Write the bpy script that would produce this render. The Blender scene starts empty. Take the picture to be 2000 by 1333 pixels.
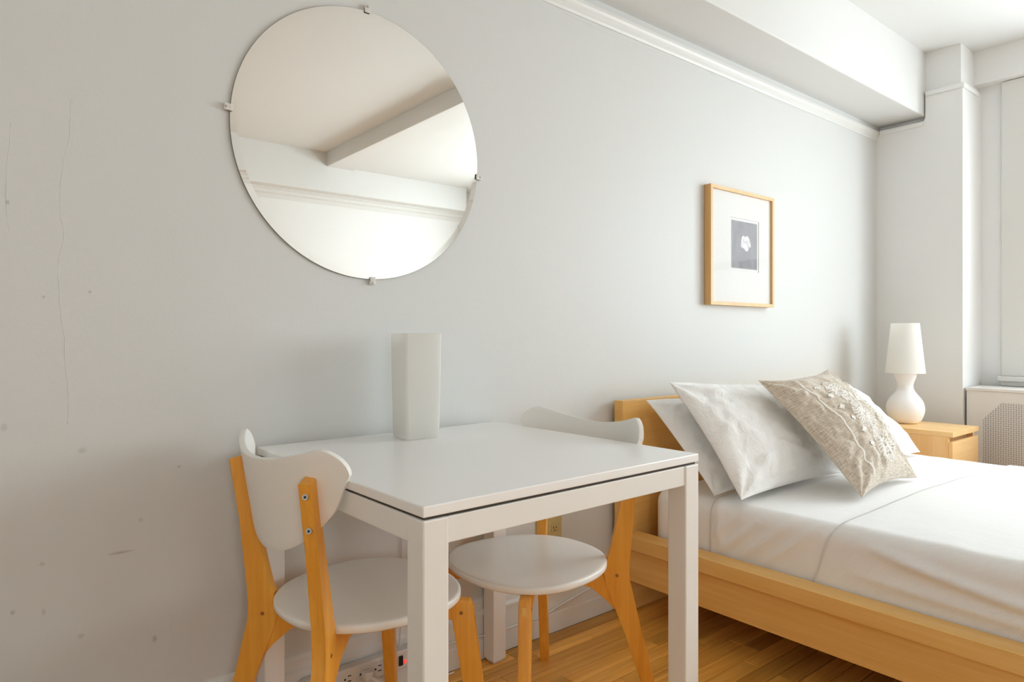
import bpy, bmesh, math, random
from mathutils import Vector, Matrix, noise

random.seed(7)
scene = bpy.context.scene
COL = scene.collection

# ---------------------------------------------------------------- camera
cam_d = bpy.data.cameras.new('camera')
cam = bpy.data.objects.new('camera', cam_d)
COL.objects.link(cam)
cam_d.sensor_width = 36.0
cam_d.lens = 1307.44 * 36.0 / 2000.0
cam_d.shift_y = -0.0058
cam_d.clip_start = 0.02
cam.location = (0.0, -1.699, 1.0143)
cam.rotation_euler = (math.radians(90), 0, math.radians(-39.085))
scene.camera = cam

# ---------------------------------------------------------------- light
world = bpy.data.worlds.new('overcast_sky')
scene.world = world
world.use_nodes = True
bg = world.node_tree.nodes['Background']
bg.inputs['Color'].default_value = (0.86, 0.95, 1.0, 1)
bg.inputs['Strength'].default_value = 8.2

WIN_Y0, WIN_Y1, WIN_Z0, WIN_Z1 = -0.90, -3.60, 0.82, 2.30     # window opening, its unseen extent set for the daylight
WX = 4.42                                                      # recessed window wall
W2X0, W2X1, W2Z0, W2Z1, W2Y = -0.80, -0.18, 0.95, 2.10, -4.38   # added unseen window behind the camera, for fill light


def portal(loc, rz, w, h):
    pd = bpy.data.lights.new('window_portal', 'AREA')
    pd.shape = 'RECTANGLE'
    pd.size = w
    pd.size_y = h
    pd.cycles.is_portal = True
    po = bpy.data.objects.new('window_portal', pd)
    COL.objects.link(po)
    po.location = loc
    po.rotation_euler = (math.radians(90), 0, math.radians(rz))


portal((WX + 0.13, (WIN_Y0 + WIN_Y1) / 2, (WIN_Z0 + WIN_Z1) / 2), 90, abs(WIN_Y1 - WIN_Y0), WIN_Z1 - WIN_Z0)
portal(((W2X0 + W2X1) / 2, W2Y - 0.12, (W2Z0 + W2Z1) / 2), 0, W2X1 - W2X0, W2Z1 - W2Z0)

scene.view_settings.view_transform = 'Standard'
scene.view_settings.look = 'None'
scene.view_settings.gamma = 1.0
scene.view_settings.use_curve_mapping = False
scene.view_settings.exposure = 0.47
scene.cycles.use_denoising = True
scene.cycles.max_bounces = 10
scene.cycles.diffuse_bounces = 7
scene.cycles.glossy_bounces = 6
scene.cycles.transmission_bounces = 6
scene.cycles.use_adaptive_sampling = True
scene.cycles.adaptive_threshold = 0.04
scene.cycles.transparent_max_bounces = 12
scene.cycles.sample_clamp_indirect = 8.0
scene.cycles.caustics_reflective = False
scene.cycles.caustics_refractive = False


# ================================================================ helpers
def lin(r, g, b):
    def f(c):
        c /= 255.0
        return c / 12.92 if c <= 0.04045 else ((c + 0.055) / 1.055) ** 2.4
    return (f(r), f(g), f(b), 1.0)


def link(name, me, mat=None, parent=None):
    o = bpy.data.objects.new(name, me)
    COL.objects.link(o)
    if mat is not None and me is not None and not me.materials:
        me.materials.append(mat)
    if parent is not None:
        o.parent = parent
    return o


def mesh_of(bm, name, smooth=False, angle=None):
    bmesh.ops.recalc_face_normals(bm, faces=bm.faces)
    me = bpy.data.meshes.new(name)
    bm.to_mesh(me)
    bm.free()
    if smooth:
        for p in me.polygons:
            p.use_smooth = True
        if angle:
            me.set_sharp_from_angle(angle=math.radians(angle))
    return me


def part(name, bm, mat, parent=None, smooth=False, angle=None):
    return link(name, mesh_of(bm, name, smooth, angle), mat, parent)


def empty(name, loc=(0, 0, 0), rz=0.0):
    o = bpy.data.objects.new(name, None)
    COL.objects.link(o)
    o.location = loc
    o.rotation_euler = (0, 0, math.radians(rz))
    o.empty_display_size = 0.1
    return o


def tag(o, label, cat, group=None):
    o['label'] = label
    o['category'] = cat
    if group:
        o['group'] = group
    return o


def struct(o):
    o['kind'] = 'structure'
    return o


def add_box(bm, lo, hi, bevel=0.0, seg=2, mat=None):
    """axis aligned box, optional transform matrix"""
    lo = Vector(lo)
    hi = Vector(hi)
    r = bmesh.ops.create_cube(bm, size=1.0)
    vs = r['verts']
    c = (lo + hi) / 2
    d = hi - lo
    for v in vs:
        v.co = Vector((v.co.x * d.x, v.co.y * d.y, v.co.z * d.z)) + c
    if bevel > 0:
        es = list({e for v in vs for e in v.link_edges})
        rb = bmesh.ops.bevel(bm, geom=es, offset=bevel, segments=seg, profile=0.5, affect='EDGES')
        vs = list({v for f in rb['faces'] for v in f.verts} | {v for v in vs if v.is_valid})
    if mat is not None:
        bmesh.ops.transform(bm, matrix=mat, verts=vs)
    return vs


def box(lo, hi, bevel=0.0, seg=2):
    bm = bmesh.new()
    add_box(bm, lo, hi, bevel, seg)
    return bm


def add_prism(bm, poly, axis, a, b):
    """extrude a 2D polygon; axis 'x': poly=(y,z), 'y': poly=(x,z), 'z': poly=(x,y)"""
    def P(p, t):
        if axis == 'x':
            return (t, p[0], p[1])
        if axis == 'y':
            return (p[0], t, p[1])
        return (p[0], p[1], t)
    va = [bm.verts.new(P(p, a)) for p in poly]
    vb = [bm.verts.new(P(p, b)) for p in poly]
    n = len(poly)
    fs = [bm.faces.new(va), bm.faces.new(vb[::-1])]
    for i in range(n):
        fs.append(bm.faces.new((va[i], vb[i], vb[(i + 1) % n], va[(i + 1) % n])))
    return va + vb


def add_lathe(bm, prof, seg=48, center=(0, 0, 0), cap=True):
    rings = []
    for r, z in prof:
        rings.append([bm.verts.new((center[0] + r * math.cos(2 * math.pi * i / seg),
                                    center[1] + r * math.sin(2 * math.pi * i / seg),
                                    center[2] + z)) for i in range(seg)])
    for a, b in zip(rings, rings[1:]):
        for i in range(seg):
            bm.faces.new((a[i], a[(i + 1) % seg], b[(i + 1) % seg], b[i]))
    if cap:
        bm.faces.new(rings[0][::-1])
        bm.faces.new(rings[-1])


def add_tube(bm, pts, rad, seg=8, up=None):
    pts = [Vector(p) for p in pts]
    rings = []
    ref = Vector(up) if up else Vector((0.13, 0.27, 0.95))
    for i, p in enumerate(pts):
        t = (pts[min(i + 1, len(pts) - 1)] - pts[max(i - 1, 0)]).normalized()
        n = ref - ref.dot(t) * t
        if n.length < 1e-5:
            n = Vector((1, 0, 0)) - t.x * t
        n.normalize()
        b = t.cross(n)
        r = rad[i] if isinstance(rad, (list, tuple)) else rad
        rings.append([bm.verts.new(p + r * (math.cos(2 * math.pi * k / seg) * n + math.sin(2 * math.pi * k / seg) * b))
                      for k in range(seg)])
    for a, b in zip(rings, rings[1:]):
        for i in range(seg):
            bm.faces.new((a[i], a[(i + 1) % seg], b[(i + 1) % seg], b[i]))
    bm.faces.new(rings[0][::-1])
    bm.faces.new(rings[-1])


def spline(pts, n=8):
    """Catmull-Rom through pts"""
    P = [Vector(p) for p in pts]
    P = [2 * P[0] - P[1]] + P + [2 * P[-1] - P[-2]]
    out = []
    for i in range(1, len(P) - 2):
        for k in range(n):
            t = k / n
            out.append(0.5 * ((2 * P[i]) + (P[i + 1] - P[i - 1]) * t + (2 * P[i - 1] - 5 * P[i] + 4 * P[i + 1] - P[i + 2]) * t * t
                              + (3 * P[i] - P[i - 1] - 3 * P[i + 1] + P[i + 2]) * t ** 3))
    out.append(P[-2])
    return out


def sheet_mesh(name, nu, nv, fn, uv=True, closed_u=False):
    me = bpy.data.meshes.new(name)
    vs = []
    for j in range(nv + 1):
        for i in range(nu + 1):
            vs.append(tuple(fn(i / nu, j / nv)))
    fs = []
    for j in range(nv):
        for i in range(nu):
            a = j * (nu + 1) + i
            fs.append((a, a + 1, a + nu + 2, a + nu + 1))
    me.from_pydata(vs, [], fs)
    if uv:
        l = me.uv_layers.new(name='UVMap')
        for p in me.polygons:
            for li in p.loop_indices:
                vi = me.loops[li].vertex_index
                l.data[li].uv = ((vi % (nu + 1)) / nu, (vi // (nu + 1)) / nv)
    for p in me.polygons:
        p.use_smooth = True
    return me


# ---------------------------------------------------------------- materials
class M:
    def __init__(self, name):
        self.m = bpy.data.materials.new(name)
        self.m.use_nodes = True
        self.nt = self.m.node_tree
        self.b = self.nt.nodes['Principled BSDF']
        self.out = self.nt.nodes['Material Output']

    def n(self, t, **kw):
        nd = self.nt.nodes.new(t)
        for k, v in kw.items():
            if k in nd.inputs:
                nd.inputs[k].default_value = v
            else:
                setattr(nd, k, v)
        return nd

    def l(self, a, b):
        self.nt.links.new(a, b)

    def set(self, **kw):
        for k, v in kw.items():
            self.b.inputs[k.replace('_', ' ')].default_value = v
        return self

    def coords(self, kind='Object', scale=(1, 1, 1), rot=(0, 0, 0)):
        if kind == 'World':
            g = self.n('ShaderNodeNewGeometry')
            src = g.outputs['Position']
        else:
            g = self.n('ShaderNodeTexCoord')
            src = g.outputs[kind]
        mp = self.n('ShaderNodeMapping')
        mp.inputs['Scale'].default_value = scale
        mp.inputs['Rotation'].default_value = rot
        self.l(src, mp.inputs['Vector'])
        return mp.outputs['Vector']

    def noise(self, vec, scale, detail=3, rough=0.5, dist=0.0):
        nd = self.n('ShaderNodeTexNoise')
        nd.inputs['Scale'].default_value = scale
        nd.inputs['Detail'].default_value = detail
        nd.inputs['Roughness'].default_value = rough
        nd.inputs['Distortion'].default_value = dist
        self.l(vec, nd.inputs['Vector'])
        return nd.outputs['Fac']

    def ramp(self, fac, stops):
        r = self.n('ShaderNodeValToRGB')
        el = r.color_ramp.elements
        while len(el) > 1:
            el.remove(el[-1])
        el[0].position, el[0].color = stops[0]
        for p, c in stops[1:]:
            e = el.new(p)
            e.color = c
        self.l(fac, r.inputs['Fac'])
        return r.outputs['Color']

    def math(self, op, a, b=None, c=None, clamp=False):
        nd = self.n('ShaderNodeMath', operation=op)
        nd.use_clamp = clamp
        for i, v in enumerate((a, b, c)):
            if v is None:
                continue
            if isinstance(v, (int, float)):
                nd.inputs[i].default_value = v
            else:
                self.l(v, nd.inputs[i])
        return nd.outputs[0]

    def mix(self, fac, a, b, blend='MIX'):
        nd = self.n('ShaderNodeMix', data_type='RGBA', blend_type=blend)
        for s, v in ((0, fac), (6, a), (7, b)):
            if isinstance(v, (int, float, tuple)):
                nd.inputs[s].default_value = v
            else:
                self.l(v, nd.inputs[s])
        return nd.outputs[2]

    def bump(self, hs, strength=0.3, distance=0.002, prev=None):
        nd = self.n('ShaderNodeBump')
        nd.inputs['Strength'].default_value = strength
        nd.inputs['Distance'].default_value = distance
        self.l(hs, nd.inputs['Height'])
        if prev is not None:
            self.l(prev, nd.inputs['Normal'])
        return nd.outputs['Normal']


def paint(name, col, rough=0.5, coarse=0.35, fine=0.25, scuffs=(), spec=0.35):
    k = M(name)
    k.set(Base_Color=col, Roughness=rough, Specular_IOR_Level=spec)
    v = k.coords('World')
    if scuffs:
        n1 = k.noise(v, 7.0, 3, 0.55)
        n2 = k.noise(v, 110.0, 3, 0.6)
        b = k.bump(n1, coarse, 0.02)
        b = k.bump(n2, fine, 0.0020, b)
    else:
        b = k.bump(k.noise(v, 60.0, 2, 0.6), fine, 0.002)
    k.l(b, k.b.inputs['Normal'])
    base = k.mix(k.math('MULTIPLY', k.noise(v, 1.7, 2, 0.5), 0.10), col, tuple(c * 0.86 for c in col[:3]) + (1,))
    if scuffs:
        g = k.n('ShaderNodeNewGeometry')
        sep = k.n('ShaderNodeSeparateXYZ')
        k.l(g.outputs['Position'], sep.inputs[0])
        tot = None
        for (x, z, rx, rz, st) in scuffs:
            dx = k.math('DIVIDE', k.math('SUBTRACT', sep.outputs['X'], x), rx)
            dz = k.math('DIVIDE', k.math('SUBTRACT', sep.outputs['Z'], z), rz)
            d = k.math('ADD', k.math('MULTIPLY', dx, dx), k.math('MULTIPLY', dz, dz))
            m = k.math('MULTIPLY', k.math('SUBTRACT', 1.0, d, clamp=True), st * 0.55)
            tot = m if tot is None else k.math('ADD', tot, m)
        tot = k.math('MULTIPLY', tot, k.math('MULTIPLY', k.noise(v, 260, 2), 1.6), clamp=True)
        base = k.mix(tot, base, lin(120, 108, 92))
    k.l(base, k.b.inputs['Base Color'])
    return k.m


def wood(name, light, dark, axis='x', freq=9.0, rough=0.42, streak=0.35, world=False, rand=0.0, spec=0.4):
    k = M(name)
    sc = {'x': (0.9, freq, freq), 'y': (freq, 0.9, freq), 'z': (freq, freq, 0.9)}[axis]
    fs = {'x': (3, 90, 90), 'y': (90, 3, 90), 'z': (90, 90, 3)}[axis]
    v = k.coords('World' if world else 'Object', sc)
    if rand:
        oi = k.n('ShaderNodeObjectInfo')
        va = k.n('ShaderNodeVectorMath', operation='ADD')
        mul = k.n('ShaderNodeVectorMath', operation='SCALE')
        cb = k.n('ShaderNodeCombineXYZ')
        for s in ('X', 'Y', 'Z'):
            k.l(oi.outputs['Random'], cb.inputs[s])
        k.l(cb.outputs[0], mul.inputs[0])
        mul.inputs['Scale'].default_value = 73.0
        k.l(v, va.inputs[0])
        k.l(mul.outputs[0], va.inputs[1])
        v = va.outputs[0]
    n1 = k.noise(v, 1.0, 5, 0.55, 0.9)
    n2 = k.noise(k.coords('World' if world else 'Object', fs), 1.0, 3, 0.6, 0.2)
    f = k.math('ADD', k.math('MULTIPLY', n1, 1.0 - streak), k.math('MULTIPLY', n2, streak))
    c = k.ramp(f, [(0.30, dark), (0.52, tuple((a + b) / 2 for a, b in zip(light, dark))), (0.70, light)])
    if rand:
        oi2 = k.n('ShaderNodeObjectInfo')
        val = k.math('ADD', 1.0 - rand, k.math('MULTIPLY', oi2.outputs['Random'], 2 * rand))
        hsv = k.n('ShaderNodeHueSaturation')
        k.l(val, hsv.inputs['Value'])
        k.l(c, hsv.inputs['Color'])
        c = hsv.outputs['Color']
    k.l(c, k.b.inputs['Base Color'])
    k.set(Roughness=rough, Specular_IOR_Level=spec)
    k.l(k.bump(n2, 0.12, 0.0008), k.b.inputs['Normal'])
    return k.m


def plain(name, col, rough=0.5, metal=0.0, spec=0.5, bump=0.0, bscale=300):
    k = M(name)
    k.set(Base_Color=col, Roughness=rough, Metallic=metal, Specular_IOR_Level=spec)
    v = k.coords('Object')
    nz = k.noise(v, bscale, 3)
    k.l(k.mix(k.math('MULTIPLY', nz, 0.06), col, tuple(c * 0.8 for c in col[:3]) + (1,)), k.b.inputs['Base Color'])
    if bump:
        k.l(k.bump(nz, bump, 0.001), k.b.inputs['Normal'])
    return k.m


SCUFFS = [(0.262, 0.532, .03, .004, .9), (0.062, 1.284, .004, .006, .9), (0.122, 1.094, .004, .004, .8), (0.204, 1.108, .004, .004, .8),
          (0.33, 0.321, .006, .010, .9), (0.19, 0.766, .010, .008, .5), (0.07, 0.449, .005, .006, .9), (0.188, 0.368, .008, .006, .6),
          (0.119, 0.537, .006, .005, .6), (0.381, 0.708, .006, .004, .7), (0.302, 0.597, .006, .006, .5), (0.056, 0.827, .007, .010, .5), (0.122, 0.437, .005, .009, .5)]
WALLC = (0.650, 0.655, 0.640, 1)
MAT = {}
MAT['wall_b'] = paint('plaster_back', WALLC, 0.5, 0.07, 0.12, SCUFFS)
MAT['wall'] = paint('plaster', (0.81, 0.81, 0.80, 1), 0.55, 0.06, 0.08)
MAT['ceil'] = paint('ceiling_paint', (0.73, 0.73, 0.715, 1), 0.6, 0.06, 0.06)
MAT['trim'] = paint('trim_paint', (0.72, 0.715, 0.69, 1), 0.38, 0.12, 0.1)
MAT['birch_x'] = wood('birch_veneer_x', lin(246, 203, 130), lin(226, 172, 88), 'x', 7)
MAT['birch_y'] = wood('birch_veneer_y', lin(246, 203, 130), lin(226, 172, 88), 'y', 7)
MAT['birch_z'] = wood('birch_veneer_z', lin(246, 203, 130), lin(226, 172, 88), 'z', 7)
MAT['chair_wood'] = wood('chair_birch', lin(246, 180, 76), lin(222, 146, 44), 'z', 16, 0.38)
MAT['frame_wood'] = wood('frame_birch', lin(232, 190, 134), lin(214, 168, 108), 'z', 16)
MAT['floor'] = wood('oak_strip', lin(240, 184, 92), lin(188, 126, 48), 'x', 16, 0.36, 0.5, True, 0.26)
MAT['floor_base'] = plain('floor_gap', lin(52, 32, 16), 0.8)
MAT['white_lacquer'] = plain('white_lacquer', (0.90, 0.895, 0.88, 1), 0.22, spec=0.5)
MAT['white_steel'] = plain('white_powder_coat', (0.84, 0.825, 0.79, 1), 0.4, spec=0.45)
MAT['chair_white'] = plain('chair_white_lacquer', (0.87, 0.845, 0.80, 1), 0.3, spec=0.45)
MAT['chrome'] = plain('steel', (0.55, 0.54, 0.52, 1), 0.3, 1.0)
MAT['dark'] = plain('black_plastic', (0.012, 0.011, 0.010, 1), 0.4)
MAT['ivory'] = plain('ivory_plastic', lin(198, 178, 122), 0.45)
MAT['white_plastic'] = plain('white_plastic', (0.72, 0.70, 0.66, 1), 0.4)
MAT['gap_shade'] = plain('painted_gap_shade', (0.05, 0.04, 0.03, 1), 0.8)  # near-black colour standing in for shade in the tabletop gap


# ================================================================ THE ROOM
XW = 4.127        # pillar face
YF = -4.38        # opposite wall
XL = -1.3         # wall behind the camera's left
CZ1, CZ2 = 2.705, 2.59

# floor: dark base with separate oak strips where the photograph shows them
fl = struct(part('floor', box((XL, YF, -0.06), (WX + 0.1, 0.0, -0.010)), MAT['floor_base']))
STRIP = 0.0575
unit = box((-0.5, -STRIP / 2 + 0.0010, -0.010), (0.5, STRIP / 2 - 0.0010, 0.0))
# bevel long top edges lightly
es = [e for e in unit.edges if all(v.co.z > -0.001 for v in e.verts)]
bmesh.ops.bevel(unit, geom=es, offset=0.0014, segments=1, affect='EDGES')
strip_me = mesh_of(unit, 'floor_strip')
strip_me.materials.append(MAT['floor'])
rows = int(1.25 / STRIP)
for r in range(rows):
    yc = -0.016 - STRIP * (r + 0.5)
    x = 0.55 + random.uniform(-0.5, 0.0)
    while x < 3.0:
        L = random.choice((0.23, 0.31, 0.38, 0.46, 0.58, 0.7))
        o = link('floor_strip', strip_me, None, fl)
        o.location = (x + L / 2, yc, random.uniform(-0.0006, 0.0002))
        o.scale = (L - 0.0012, 1, 1)
        x += L
# the rest of the strips, never picked apart in the photograph
bm = bmesh.new()
random.seed(11)


def rest(x0, x1, y0, y1):
    y = y0
    while y > y1:
        x = x0
        while x < x1 - 0.01:
            L = min(random.choice((0.3, 0.45, 0.6, 0.8)), x1 - x)
            h = random.uniform(-0.0006, 0.0002)
            add_box(bm, (x, max(y - STRIP + 0.0004, y1), -0.010), (x + L - 0.0012, y - 0.0004, h))
            x += L
        y -= STRIP


YS = -0.016 - STRIP * rows
rest(XL, WX, YS, YF)
rest(XL, -0.15, -0.016, YS)
rest(3.85, WX, -0.016, YS)
ro = part('floor_strips', bm, MAT['floor'], fl)
ro['kind'] = 'stuff'

# back wall (mirror, bed head)
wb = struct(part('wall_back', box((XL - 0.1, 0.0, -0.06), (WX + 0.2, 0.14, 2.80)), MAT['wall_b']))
struct(part('wall_left', box((XL - 0.14, YF - 0.1, -0.06), (XL, 0.1, 2.80)), MAT['wall']))

# hairline cracks and flaking paint edges on the back wall
CR = [
    [(0.169, 1.521), (0.168, 1.445), (0.155, 1.366), (0.15, 1.29), (0.158, 1.226), (0.147, 1.16), (0.151, 1.084), (0.153, 1.041), (0.159, 1.009), (0.159, 0.965), (0.165, 0.9), (0.164, 0.824)],
    [(0.068, 1.446), (0.061, 1.352), (0.06, 1.279), (0.065, 1.227)],
    [(0.36, 0.37), (0.363, 0.31), (0.355, 0.265), (0.354, 0.218)],
    [(1.574, 2.147), (1.635, 2.137), (1.711, 2.136), (1.845, 2.128), (1.988, 2.134), (2.095, 2.135), (2.208, 2.14), (2.327, 2.154)],
    [(2.327, 2.154), (2.416, 2.16), (2.471, 2.143), (2.567, 2.135), (2.686, 2.15)],
    [(2.748, 2.151), (2.606, 2.14), (2.528, 2.139), (2.453, 2.151)],
    [(2.855, 2.142), (3.084, 2.14), (3.336, 2.147), (3.471, 2.151)],
]
for ci, pts in enumerate(CR):
    bm = bmesh.new()
    p3 = spline([(x, 0.0002, z) for x, z in pts], 6)
    p3 = [Vector((p.x + 0.0016 * noise.noise(p * 40), p.y, p.z + 0.0016 * noise.noise(p * 40 + Vector((5, 5, 5))))) for p in p3]
    add_tube(bm, p3, [0.0005 + 0.0009 * abs(noise.noise(p * 25)) for p in p3], 6)
    part('paint_crack', bm, MAT['wall_b'], wb, True)

# ceiling: higher part, beam, lower part towards the window
ce = struct(part('ceiling', box((XL - 0.1, YF - 0.1, CZ1), (2.7, 0.1, CZ1 + 0.15)), MAT['ceil']))
struct(part('ceiling_window_side', box((2.7, YF - 0.1, CZ2), (WX + 0.2, 0.1, CZ1 + 0.15)), MAT['ceil']))
struct(part('ceiling_beam', box((2.573, YF - 0.1, 2.577), (2.845, 0.1, CZ1 + 0.1), 0.006), MAT['ceil']))
# boxed soffit along the back wall and along the opposite wall
struct(part('soffit_back', box((XL - 0.05, -0.252, 2.236), (WX + 0.10, 0.05, CZ1 + 0.05), 0.006, 3), MAT['ceil']))
struct(part('soffit_front', box((XL - 0.05, YF - 0.05, 2.345), (XW + 0.03, -4.205, CZ1 + 0.05), 0.006, 3), MAT['ceil']))


def moulding(name, poly, axis, a, b, mat='trim'):
    bm = bmesh.new()
    add_prism(bm, poly, axis, a, b)
    return struct(part(name, bm, MAT[mat]))


# picture moulding on the back wall (profile in y,z)
moulding('trim_1', [(0.02, 2.150), (-0.004, 2.150), (-0.008, 2.158), (-0.009, 2.172), (-0.016, 2.180), (-0.020, 2.188), (-0.020, 2.200), (-0.012, 2.203), (0.02, 2.203)], 'x', XL, XW + 0.01)
# moulding below the soffit on the opposite wall
moulding('trim_2', [(YF - .02, 2.255), (YF + .008, 2.255), (YF + .010, 2.290), (YF + .028, 2.300), (YF + .030, 2.326), (YF + .05, 2.336), (YF + .05, 2.36), (YF - .02, 2.36)], 'x', XL, XW + 0.3)

# pillar at the corner: lower face proud of the upper part, stepped around the soffit
bm = bmesh.new()
add_prism(bm, [(0.05, -0.05), (-0.440, -0.05), (-0.440, 2.366), (-0.260, 2.366), (-0.260, 2.225), (-0.256, 2.210), (-0.246, 2.204), (0.05, 2.204)], 'x', XW, WX + 0.15)
struct(part('wall_pillar', bm, MAT['wall']))
struct(part('wall_pillar_upper', box((XW + 0.026, -0.424, 2.352), (WX + 0.15, 0.05, CZ1)), MAT['wall']))
struct(part('wall_pillar_core', box((XW + 0.05, -0.2595, 2.205), (WX + 0.15, 0.05, 2.3515)), MAT['wall']))
struct(part('trim_3', box((XW - 0.009, -0.4495, 2.340), (XW, -0.262, 2.3655), 0.003), MAT['wall']))
struct(part('trim_4', box((XW + 0.0005, -0.4495, 2.340), (4.3525, -0.4405, 2.3655), 0.003), MAT['wall']))
struct(part('trim_5', box((XW - 0.009, -0.250, 2.178), (XW, -0.021, 2.2035), 0.003), MAT['wall']))

# recessed window wall with its opening, and the header above it
def wall_opening(name, ys, zs, xa, xb, swap=False):
    bm = bmesh.new()
    gv = {}
    for xi, xx in enumerate((xa, xb)):
        for i, y in enumerate(ys):
            for j, z in enumerate(zs):
                gv[xi, i, j] = bm.verts.new((y, xx, z) if swap else (xx, y, z))
    for i in range(3):
        for j in range(3):
            if (i, j) == (1, 1):
                continue
            for xi in (0, 1):
                bm.faces.new((gv[xi, i, j], gv[xi, i + 1, j], gv[xi, i + 1, j + 1], gv[xi, i, j + 1]))
    for (a, b) in (((1, 1), (2, 1)), ((2, 1), (2, 2)), ((2, 2), (1, 2)), ((1, 2), (1, 1))):
        bm.faces.new((gv[0, a[0], a[1]], gv[0, b[0], b[1]], gv[1, b[0], b[1]], gv[1, a[0], a[1]]))
    for i in range(3):
        for j in (0, 3):
            bm.faces.new((gv[0, i, j], gv[0, i + 1, j], gv[1, i + 1, j], gv[1, i, j]))
    for j in range(3):
        for i in (0, 3):
            bm.faces.new((gv[0, i, j], gv[0, i, j + 1], gv[1, i, j + 1], gv[1, i, j]))
    return struct(part(name, bm, MAT['wall']))


wall_opening('wall_right', [0.10, WIN_Y0, WIN_Y1, YF - 0.1], [-0.06, WIN_Z0, WIN_Z1, CZ1], WX, WX + 0.18)
wall_opening('wall_front', [XL - 0.1, W2X0, W2X1, WX + 0.2], [-0.06, W2Z0, W2Z1, 2.80], YF, YF - 0.16, True)
struct(part('wall_header', box((4.353, YF, 2.405), (WX + 0.05, -0.42, CZ1), 0.003), MAT['wall']))

# window: casing, stool, sashes and panes
win = struct(empty('window_1', (WX, (WIN_Y0 + WIN_Y1) / 2, WIN_Z0)))


def wpart(name, lo, hi, mat='trim', bev=0.003):
    o = part(name, box((lo[0] - WX, lo[1] - (WIN_Y0 + WIN_Y1) / 2, lo[2] - WIN_Z0), (hi[0] - WX, hi[1] - (WIN_Y0 + WIN_Y1) / 2, hi[2] - WIN_Z0), bev), MAT[mat], win)
    return o


wpart('casing', (WX - 0.022, WIN_Y0 - 0.005, 0.79), (WX + 0.02, -0.541, 2.402))
wpart('casing', (WX - 0.022, WIN_Y1 - 0.119, 0.79), (WX + 0.02, WIN_Y1 + 0.005, 2.402))
wpart('casing', (WX - 0.020, WIN_Y1, WIN_Z1 - 0.005), (WX + 0.02, WIN_Y0, 2.400))
wpart('stool', (WX - 0.050, WIN_Y1 - 0.13, 0.762), (WX + 0.03, -0.528, 0.790), 'trim', 0.006)
wpart('apron', (WX - 0.028, WIN_Y1 - 0.11, 0.735), (WX + 0.02, -0.540, 0.762), 'trim', 0.004)
ymid = (WIN_Y0 + WIN_Y1) / 2
k = M('window_glass')
k.nt.nodes.remove(k.b)
tr = k.n('ShaderNodeBsdfTransparent')
gl = k.n('ShaderNodeBsdfGlossy')
gl.inputs['Roughness'].default_value = 0.02
mx = k.n('ShaderNodeMixShader')
mx.inputs[0].default_value = 0.03
k.l(tr.outputs[0], mx.inputs[1])
k.l(gl.outputs[0], mx.inputs[2])
k.l(mx.outputs[0], k.out.inputs['Surface'])
MAT['glass'] = k.m
sx0, sx1 = WX + 0.08, WX + 0.12
for (ya, yb) in [(WIN_Y0 + (WIN_Y1 - WIN_Y0) * i / 3, WIN_Y0 + (WIN_Y1 - WIN_Y0) * (i + 1) / 3) for i in range(3)]:
    for (za, zb) in ((WIN_Z0, 1.56), (1.53, WIN_Z1)):
        s = wpart('sash', (sx0, yb, za), (sx1, yb + 0.045, zb))
        s2 = wpart('sash', (sx0, ya - 0.045, za), (sx1, ya, zb))
        wpart('sash', (sx0, yb + 0.045, za), (sx1, ya - 0.045, za + 0.045))
        wpart('sash', (sx0, yb + 0.045, zb - 0.045), (sx1, ya - 0.045, zb))
        wpart('pane', (sx0 + 0.018, yb + 0.04, za + 0.04), (sx0 + 0.022, ya - 0.04, zb - 0.04), 'glass', 0.0)

# unseen fill window, added in the opposite wall to brighten the room
w2 = struct(empty('added_fill_window', ((W2X0 + W2X1) / 2, YF, W2Z0)))


def w2part(name, lo, hi, mat='trim', bev=0.003):
    of = Vector(((W2X0 + W2X1) / 2, YF, W2Z0))
    return part(name, box(Vector(lo) - of, Vector(hi) - of, bev), MAT[mat], w2)


for xa, xb in ((W2X0 - .11, W2X0 + .005), (W2X1 - .005, W2X1 + .11)):
    w2part('casing', (xa, YF - .02, W2Z0 - .03), (xb, YF + .022, W2Z1 + .11))
w2part('casing', (W2X0 + .005, YF - .02, W2Z1 - .005), (W2X1 - .005, YF + .02, W2Z1 + .11))
w2part('stool', (W2X0 - .13, YF - .02, W2Z0 - .032), (W2X1 + .13, YF + .05, W2Z0 + .002), 'trim', 0.006)
zm = (W2Z0 + W2Z1) / 2
for za, zb in ((W2Z0, zm + .02), (zm - .02, W2Z1)):
    w2part('sash', (W2X0, YF - .11, za), (W2X0 + .045, YF - .07, zb))
    w2part('sash', (W2X1 - .045, YF - .11, za), (W2X1, YF - .07, zb))
    w2part('sash', (W2X0 + .045, YF - .11, za), (W2X1 - .045, YF - .07, za + .045))
    w2part('sash', (W2X0 + .045, YF - .11, zb - .045), (W2X1 - .045, YF - .07, zb))
    w2part('pane', (W2X0 + .04, YF - .092, za + .04), (W2X1 - .04, YF - .088, zb - .04), 'glass', 0.0)

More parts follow.
